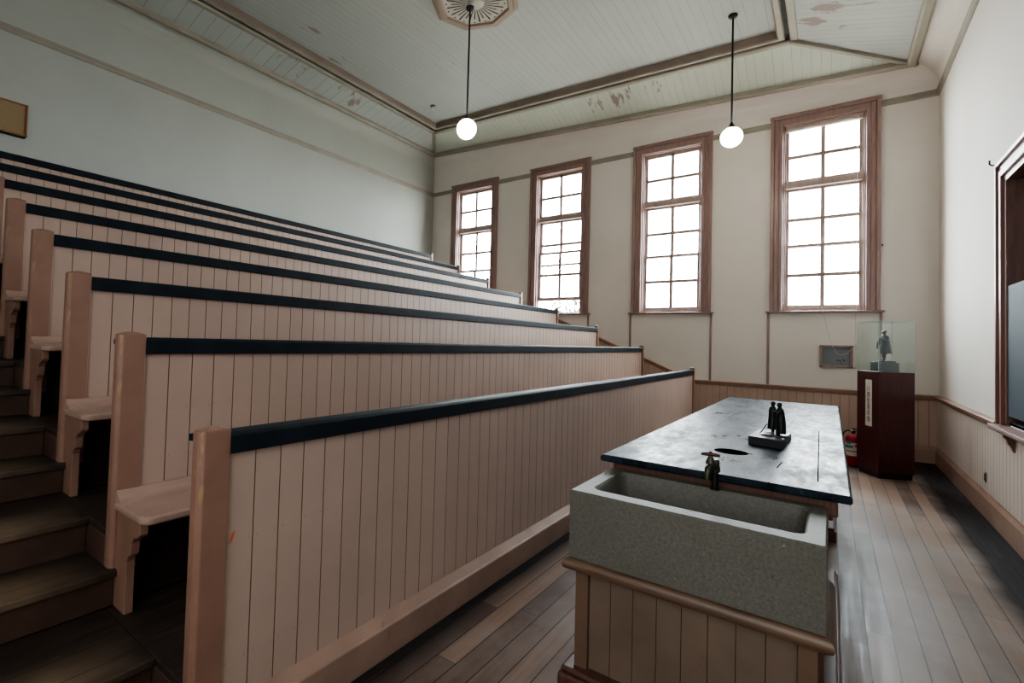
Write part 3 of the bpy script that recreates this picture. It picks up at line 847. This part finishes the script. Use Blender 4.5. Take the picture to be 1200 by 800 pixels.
c = thing('glass_case', (PC.x, PC.y, 1.27), 'clear greenish glass case on the red pedestal, enclosing the cloaked statue', 'glass case')
th = .005; z0, z1 = 1.2705, 1.876
for nm, a in (('glass_side', (0,L,0,th)), ('glass_side', (0,L,L-th,L)), ('glass_side', (0,th,th,L-th)), ('glass_side', (L-th,L,th,L-th))):
    obj(nm, rot_box(MB(), *a, z0, z1), 'case', c)
obj('glass_top', rot_box(MB(), 0, L, 0, L, z1, z1+.005), 'case', c)
m = MB()
for a0, a1, b0, b1 in ((0,L,-.001,.004),(0,L,L-.004,L+.001),(-.001,.004,0,L),(L-.004,L+.001,0,L)): rot_box(m, a0, a1, b0, b1, z1+.004, z1+.008)
for a, b in ((0,0),(L,0),(0,L),(L,L)): rot_box(m, a-.002, a+.002, b-.002, b+.002, z0, z1)
obj('glass_edges', m, 'caseedge', c, label='pale green edges of the glass')

SC = PM + U1*.19 + U2*.185
st = thing('bronze_statue', (SC.x, SC.y, 1.2705), 'dark cloaked capped student statue on a block inside the glass case', 'statue')
m = MB(); a, b = .19, .185
rot_box(m, a-.095, a+.095, b-.095, b+.095, 1.271, 1.385); 
obj('block', m, 'stonebase', st, bevel=.003)
m = rot_box(MB(), a-.075, a+.075, b-.075, b+.075, 1.385, 1.402)
obj('step', m, 'bronze_blue', st, bevel=.003)
fs = remesh(figure(.375, dict(cloak=[(.24,.15,.17,-.05)]+cloakA[1:], step=.075, cap=True,
     arms=[[(0,.12,.77),(.10,.15,.62),(.13,.04,.73)], [(0,-.12,.77),(.07,-.16,.58),(.16,-.10,.42)]])), .0055, 2)
place(fs, (SC.x, SC.y, 1.402), math.radians(133))
obj('figure', fs, 'bronze_blue', st)

# ------------------------------------------------------------------ fire extinguisher
ex, ey = 8.66, -.238
q = thing('fire_extinguisher', (ex, ey, 0), 'red fire extinguisher on the floor behind the red pedestal', 'fire extinguisher')
obj('cylinder', MB().lathe([(.070,0),(.078,.006),(.080,.02),(.080,.34),(.076,.37),(.06,.395),(.035,.41),(.028,.42)], (ex,ey,.0), 24), 'red', q, sharp=50)
m = MB(); R_ = .0812
def wrap(m, z0, z1, a0, a1, mi):
    n_ = 14
    vs = [(ex+R_*math.cos(a0+(a1-a0)*k/n_), ey+R_*math.sin(a0+(a1-a0)*k/n_), z) for z in (z0,z1) for k in range(n_+1)]
    m.add(vs, [(k,k+1,n_+2+k,n_+1+k) for k in range(n_)], mi)
wrap(m, .135, .305, math.radians(100), math.radians(260), 0)
R_ = .0818; wrap(m, .235, .275, math.radians(110), math.radians(180), 1); wrap(m, .285, .325, math.radians(125), math.radians(165), 1); wrap(m, .19, .20, math.radians(120), math.radians(240), 2)
wrap(m, .255, .285, math.radians(190), math.radians(240), 1)
obj('paper_label', m, ['label_cream','label_teal','ink'], q, normals=False, label='cream and teal instruction label')
m = MB().lathe([(.024,.42),(.024,.455),(.016,.465),(.010,.475)], (ex,ey,0), 12)
m.box(ex-.012, ex+.012, ey-.10, ey+.02, .478, .490).box(ex-.012, ex+.012, ey-.09, ey+.02, .452, .460)
obj('valve_handle', m, 'black', q, bevel=.002)
obj('gauge', MB().lathe([(.014,-.006),(.016,0),(.014,.008)], (ex-.024,ey+.012,.462), 12), 'label_cream', q)
obj('hose', MB().tube([(ex-.02,ey+.02,.455),(ex-.025,ey+.06,.46),(ex-.02,ey+.095,.43),(ex-.015,ey+.108,.36),(ex-.01,ey+.105,.25),(ex-.01,ey+.10,.15)], [.009]*5+[.014], 8), 'black', q)

# ------------------------------------------------------------------ pendant lamps, rosette, detector
def ceil_z(y): return IZF+.02+H+(y-IYF)*(IZB-IZF)/(IYB-IYF)
def make_lamp():
    l = thing('pendant_lamp', (0,0,0))
    obj('canopy', MB().lathe([(.058,0),(.058,-.018),(.045,-.035),(.018,-.045)], (0,0,0), 20), 'black', l, sharp=50)
    obj('rod', MB().lathe([(.0125,-.04),(.0125,-1.585)], (0,0,0), 10), 'black', l)
    obj('collar', MB().lathe([(.016,-1.50),(.03,-1.535),(.05,-1.56),(.055,-1.585)], (0,0,0), 18), 'black', l, sharp=50)
    obj('globe', MB().ball((0,0,-1.70), .134, 28, 18), 'globe', l, label='lit white glass globe')
    return l
L1 = make_lamp(); L2 = copy_tree(L1)
y_ = 3.894; L1.location = (5.456, y_, 6.091); tag(L1, 'lit globe pendant lamp hanging from the octagonal ceiling rosette', 'lamp', 'globe pendant lamps')
y_ = 1.069; L2.location = (7.728, y_, ceil_z(y_)-.002); tag(L2, 'lit globe pendant lamp on a plain round canopy, in front of the right windows', 'lamp', 'globe pendant lamps')

rx, ry = 5.520, 3.855; rz = ceil_z(ry)
ro = thing('ceiling_rosette', (rx, ry, rz), 'octagonal slotted ventilation rosette on the ceiling', 'ceiling vent')
def octo(r, z, a0=.02): return [(rx+r*math.cos(a0+pi/4*k), ry+r*math.sin(a0+pi/4*k), z) for k in range(8)]
m = MB().loft([octo(.62, rz+.03), octo(.62, rz-.03), octo(.575, rz-.045), octo(.55, rz-.045), octo(.54, rz-.06), octo(.49, rz-.06), octo(.46, rz-.03), octo(.46, rz+.02)], smooth=False)
obj('frame', m, 'rosette_trim', ro)
m = MB().add(octo(.475, rz-.034), [tuple(range(8))])
m.lathe([(.12,-.034),(.10,-.052),(.05,-.058),(.02,-.060)], (rx,ry,rz), 24)
obj('panel', m, 'rosette', ro)
m = MB()
for k in range(32):
    a = 2*pi*k/32+.02; r1 = .40 if k % 2 == 0 else .33
    d = Vector((math.cos(a), math.sin(a), 0)); n_ = Vector((-d.y, d.x, 0)); w0, w1 = .004, (.012 if k % 2 == 0 else .009)
    ctr = Vector((rx, ry, rz-.0375))
    A, B = ctr+d*.13, ctr+d*r1
    m.add([A-n_*w0, A+n_*w0, B+n_*w1, B-n_*w1], [(0,1,2,3)])
    if k % 2 == 1:
        B = ctr+d*.405; m.add([B+d*.013*math.cos(q*pi/4)+n_*.013*math.sin(q*pi/4) for q in range(8)], [tuple(range(8))])
obj('vent_slots', m, 'slot', ro, normals=False)

dx_, dy_ = 7.74, 6.39; dz_ = ceil_z(dy_)
d = thing('heat_detector', (dx_, dy_, dz_), 'small grey detector on the ceiling near the back window corner', 'detector')
obj('base', MB().lathe([(.055,0),(.055,-.02),(.04,-.03)], (dx_,dy_,dz_), 18), 'steelgrey', d, sharp=40)
obj('head', MB().lathe([(.03,-.03),(.026,-.06),(.034,-.066),(.034,-.075),(.01,-.085)], (dx_,dy_,dz_), 14), 'label_cream', d, sharp=40)

# ------------------------------------------------------------------ back wall speaker box
sp_ = thing('speaker_box', (1.19, YB, 3.86), 'tan cloth-fronted wooden box mounted high on the back wall', 'speaker')
m = MB(); xa, xb, za, zb, yf = .86, 1.515, 3.86, 4.255, YB-.12
m.box(xa, xb, yf, YB, za, za+.018).box(xa, xb, yf, YB, zb-.018, zb).box(xa, xa+.018, yf, YB+.01, za, zb).box(xb-.018, xb, yf, YB, za, zb).box(xa, xb, yf+.05, YB+.01, za, zb)
obj('cabinet', m, 'lightwood', sp_, bevel=.003)
obj('cloth_front', MB().box(xa+.018, xb-.018, yf+.012, yf+.02, za+.018, zb-.018), 'cloth', sp_)

# ------------------------------------------------------------------ chalkboard wall
b = thing('chalkboard', ((BX0+BX1)/2, YF, BZ0), 'grey sliding chalkboard in a deep brown moulded frame on the front wall', 'chalkboard')
m = MB(); w_ = .18
for a, b_, dd in ((0,.035,.055),(.035,.09,.032),(.09,.14,.045),(.14,.18,.022)):
    m.box(BX1+w_-b_, BX1+w_-a, YF, YF+dd, .92, BZ1+w_-a); m.box(BX0-w_+a, BX0-w_+b_, YF, YF+dd, .92, BZ1+w_-a)
    m.box(BX0-w_+b_, BX1+w_-b_, YF, YF+dd, BZ1+w_-b_, BZ1+w_-a)
obj('frame', m, 'casing_dark', b, bevel=.006)
m = MB().box(BX1-.012, BX1+.005, YF-.27, YF+.022, BZ0, BZ1).box(BX0-.005, BX0+.012, YF-.27, YF+.022, BZ0, BZ1).box(BX0, BX1, YF-.27, YF+.022, BZ1-.012, BZ1)
m.box(BX0, BX1, YF-.275, YF-.26, BZ0, BZ1, 1).box(BX0,BX1,YF-.27,YF,BZ0-.02,BZ0+.004, 1)
obj('recess_lining', m, ['casing_dark','slate_dark'], b)
obj('upper_board', MB().box(BX0+.02, BX1-.02, YF-.105, YF-.08, 1.9, BZ1-.02), 'slate', b, bevel=.003)
obj('lower_board', MB().box(BX0+.02, BX1-.016, YF-.012, YF+.014, 1.005, 2.09), 'slate', b, bevel=.003)
tr = obj('chalk_tray', MB().prism([(YF-.02,.872),(YF+.09,.872),(YF+.102,.89),(YF+.10,.915),(YF-.02,.922)], 0, BX0-.19, 6.445), 'casing', b, bevel=.006)
for xb_ in (6.02, 4.1, 2.2):
    pf = [(YF,.872),(YF+.085,.872),(YF+.084,.85),(YF+.07,.84),(YF+.062,.825),(YF+.06,.80),(YF+.045,.785),(YF+.035,.765),(YF+.034,.745),(YF+.018,.73),(YF,.715)]
    obj('tray_bracket', MB().prism(pf, 0, xb_-.025, xb_+.025), 'casing_dark', b, bevel=.003)
obj('chalk_stick', MB().tube([(6.22,YF+.06,.926),(6.17,YF+.075,.926)], .007, 8), 'white', origin=(6.19,YF+.07,.919), label='short piece of white chalk on the chalkboard tray', cat='chalk')
m = MB().box(6.925, 6.965, YF+.020, YF+.032, .315, .405)
so = obj('socket_plate', m, 'steelgrey', origin=(6.945,YF+.022,.36), bevel=.003, label='small dark socket plate low on the boards under the chalkboard', cat='socket')
m = MB().box(6.937, 6.953, YF+.032, YF+.036, .335, .352).box(6.937, 6.953, YF+.032, YF+.036, .368, .385)
obj('socket_hole', m, 'slot', so)
obj('wall_hook', MB().tube([(6.66,YF,3.235),(6.66,YF+.03,3.235),(6.66,YF+.045,3.25),(6.66,YF+.045,3.285)], .007, 8), 'black', origin=(6.66,YF,3.24), label='small black hook beside the chalkboard frame top', cat='hook')
obj('wall_peg', MB().tube([(XW,-.579,3.06),(XW-.035,-.579,3.06),(XW-.045,-.579,3.075)], [.006,.006,.012], 8), 'black', origin=(XW,-.579,3.06), label='tiny dark peg on the wall right of the nearest window', cat='peg')

# ------------------------------------------------------------------ framed niche, blind and cords by the last window
n_ = thing('framed_niche', (XW, -.066, 1.25), 'small brown-framed grey box on the wall under the nearest window', 'wall box')
m = MB(); ya, yb, za, zb = -.262, .130, 1.255, 1.592
m.box(XW-.035, XW, ya, ya+.034, za, zb).box(XW-.035, XW, yb-.034, yb, za, zb).box(XW-.035, XW, ya, yb, za, za+.032).box(XW-.035, XW, ya, yb, zb-.032, zb)
obj('frame', m, 'casing', n_, bevel=.004)
m = MB().box(XW-.008, XW+.0, ya+.02, yb-.02, za+.02, zb-.02)
obj('back_board', m, 'grey', n_)
m = MB()
for a0, b0, l_ in ((-.07,1.36,.03),(-.10,1.35,.02),(-.13,1.37,.025),(-.15,1.36,.02),(-.12,1.32,.012)):
    m.box(XW-.0095, XW-.008, a0, a0-l_, b0, b0+.008); m.box(XW-.0095, XW-.008, a0-l_*.5, a0-l_*.5-.006, b0-.012, b0+.02)
obj('scrawl', m, 'ink', n_)
bl = thing('window_blind', (XW+.03, .11, 5.10), 'pale slatted blind drawn right up at the top of the nearest window', 'blind')
m = MB()
for k in range(6): m.box(XW+.012, XW+.045, -.365, .58, 5.088-k*.014, 5.095-k*.014)
obj('slats', m, 'blind', bl)
obj('head_rail', MB().box(XW+.01, XW+.048, -.372, .587, 5.096, 5.118), 'blind', bl)
cd = thing('blind_cord', (XW-.06, -.28, 5.0), 'thin cream cord looping from the nearest window down across the framed box', 'cord')
pts = [(.11,2.25),(.10,2.12),(.067,1.971),(.015,1.699),(-.02,1.59),(-.047,1.52),(-.085,1.462),(-.126,1.446),(-.175,1.465),(-.223,1.514),(-.262,1.57),(-.29,1.63)]
obj('loop', MB().tube([(XW-.095, y, z) for y, z in pts], .0032, 6), 'cord', cd)
obj('strand', MB().tube([(XW-.06,-.30,5.05),(XW-.09,-.292,2.2),(XW-.095,-.282,1.9),(XW-.095,-.29,1.63)], .003, 6), 'cord', cd)
m = MB()
for k in range(5):
    o_ = .012*math.sin(k*2.1); m.tube([(XW-.095+.004*k,-.29,1.63),(XW-.09,-.285+o_*1.6-.01,1.45),(XW-.09,-.288+o_,1.30),(XW-.09,-.28-o_,1.245)], .0026, 5)
obj('tassel', m, 'cord', cd)

# ------------------------------------------------------------------ outside: ground and trees beyond the windows
mb = MB().box(XW+T+.01, 60, -30, 40, -1.0, -.6)
obj('outside_ground', mb, 'ground', kind='structure', label='pale ground outside the windows')
def tree(x, y, h, spread, label, seed):
    rnd = random.Random(seed); tr = thing('garden_tree', (x, y, -.6), label, 'tree', 'trees outside the windows')
    m = MB().tube([(x,y,-.6),(x+.05,y+.03,h*.4),(x,y,h*.75)], [.14,.10,.05], 8)
    for k in range(5):
        a = k*1.3; m.tube([(x,y,h*.35+.08*k),(x+.5*spread*math.cos(a),y+.5*spread*math.sin(a),h*.55+.1*k)], [.05,.02], 6)
    obj('trunk', m, 'bark', tr)
    m = MB()
    for k in range(2600):
        a = rnd.uniform(0, 2*pi); rr_ = spread*math.sqrt(rnd.random()); z = h*.45 + (h*.55)*rnd.random()*(1-.75*(rr_/spread)**2)
        c_ = Vector((x+rr_*math.cos(a), y+rr_*math.sin(a), z)); s_ = rnd.uniform(.05,.11)
        d1 = Vector((rnd.uniform(-1,1),rnd.uniform(-1,1),rnd.uniform(-.6,.6))).normalized(); d2 = d1.cross(Vector((rnd.uniform(-1,1),rnd.uniform(-1,1),1))).normalized()
        m.add([c_-d1*s_, c_-d2*s_*.5, c_+d1*s_, c_+d2*s_*.5], [(0,1,2,3)])
    obj('foliage', m, 'leaf', tr, normals=False)
tree(18.0, 7.9, 3.45, 1.8, 'green leafy bush seen through the raised sash of the second window', 3)

# ------------------------------------------------------------------ light
w = bpy.data.worlds.new('overcast'); bpy.context.scene.world = w; w.use_nodes = True
nt = w.node_tree; nt.nodes.clear()
out = nt.nodes.new('ShaderNodeOutputWorld'); bg = nt.nodes.new('ShaderNodeBackground')
tc = nt.nodes.new('ShaderNodeTexCoord'); sx = nt.nodes.new('ShaderNodeSeparateXYZ'); rp = nt.nodes.new('ShaderNodeValToRGB')
nt.links.new(tc.outputs['Generated'], sx.inputs[0])
mr = nt.nodes.new('ShaderNodeMapRange'); mr.inputs[1].default_value = -1; mr.inputs[2].default_value = 1
nt.links.new(sx.outputs[2], mr.inputs[0]); nt.links.new(mr.outputs[0], rp.inputs[0])
el = rp.color_ramp.elements
el[0].position = .0; el[0].color = (.52,.55,.58,1)
el[1].position = 1.0; el[1].color = (.90,.96,1.0,1)
e_ = el.new(.47); e_.color = (.60,.64,.66,1)
e_ = el.new(.53); e_.color = (.89,.955,1.0,1)
nt.links.new(rp.outputs[0], bg.inputs[0]); bg.inputs[1].default_value = 48.0
nt.links.new(bg.outputs[0], out.inputs[0])
for k, (l, r) in enumerate(WIN):                   # daylight portals in the window openings (they only guide sampling)
    ld = bpy.data.lights.new('window_portal', 'AREA'); ld.shape = 'RECTANGLE'; ld.size = WZ1-.15-WZ0; ld.size_y = l-r-2*CW
    lo = bpy.data.objects.new('window_portal', ld); C.objects.link(lo)
    lo.location = (XW+.30, (l+r)/2, (WZ0+WZ1-.15)/2); lo.rotation_euler = (0, pi/2, 0)
    ld.cycles.is_portal = True
sc = bpy.context.scene
ld = bpy.data.lights.new('end_wall_fill', 'AREA'); ld.shape = 'RECTANGLE'; ld.size = 3.0; ld.size_y = 2.4; ld.energy = 62; ld.color = (.95,.97,1.0)  # added fill lamp at the unseen end wall, lifts bench and stair shadows
lo = bpy.data.objects.new('end_wall_fill', ld); C.objects.link(lo); lo.location = (XL+.05, .15, 2.6); lo.rotation_euler = (0, -pi/2, 0)
for o in (L1, L2):
    ld = bpy.data.lights.new('lamp_bulb', 'POINT'); ld.energy = 25; ld.color = (1,.86,.68); ld.shadow_soft_size = .14
    lo = bpy.data.objects.new('lamp_bulb', ld); C.objects.link(lo); lo.location = (o.location[0], o.location[1], o.location[2]-1.70-.16)

# ------------------------------------------------------------------ camera
cam = bpy.data.cameras.new('camera'); co = bpy.data.objects.new('camera', cam); C.objects.link(co)
yaw, pit, rol, fpx, cx, cy = 0.681261913905338, 0.02880684319384085, 0.030202941677942796, 578.6754368084455, 504.69892241193224, 380.55668378002366
fw = Vector((math.cos(yaw)*math.cos(pit), math.sin(yaw)*math.cos(pit), math.sin(pit)))
rt = fw.cross(Vector((0,0,1))).normalized(); up = rt.cross(fw)
r2 = rt*math.cos(rol)+up*math.sin(rol); u2 = -rt*math.sin(rol)+up*math.cos(rol)
M = Matrix((r2, u2, -fw)).transposed().to_4x4(); M.translation = Vector((0,0,1.5))
co.matrix_world = M
cam.sensor_width = 36; cam.lens = fpx/1200*36
cam.shift_x = (600-cx)/1200; cam.shift_y = (cy-400)/1200
cam.clip_start = .02; cam.clip_end = 200
sc.camera = co
sc.view_settings.view_transform = 'AgX'
sc.view_settings.look = 'AgX - Medium High Contrast'
sc.view_settings.exposure = 0.15
for o in bpy.data.objects:
    if '_o' in o: del o['_o']
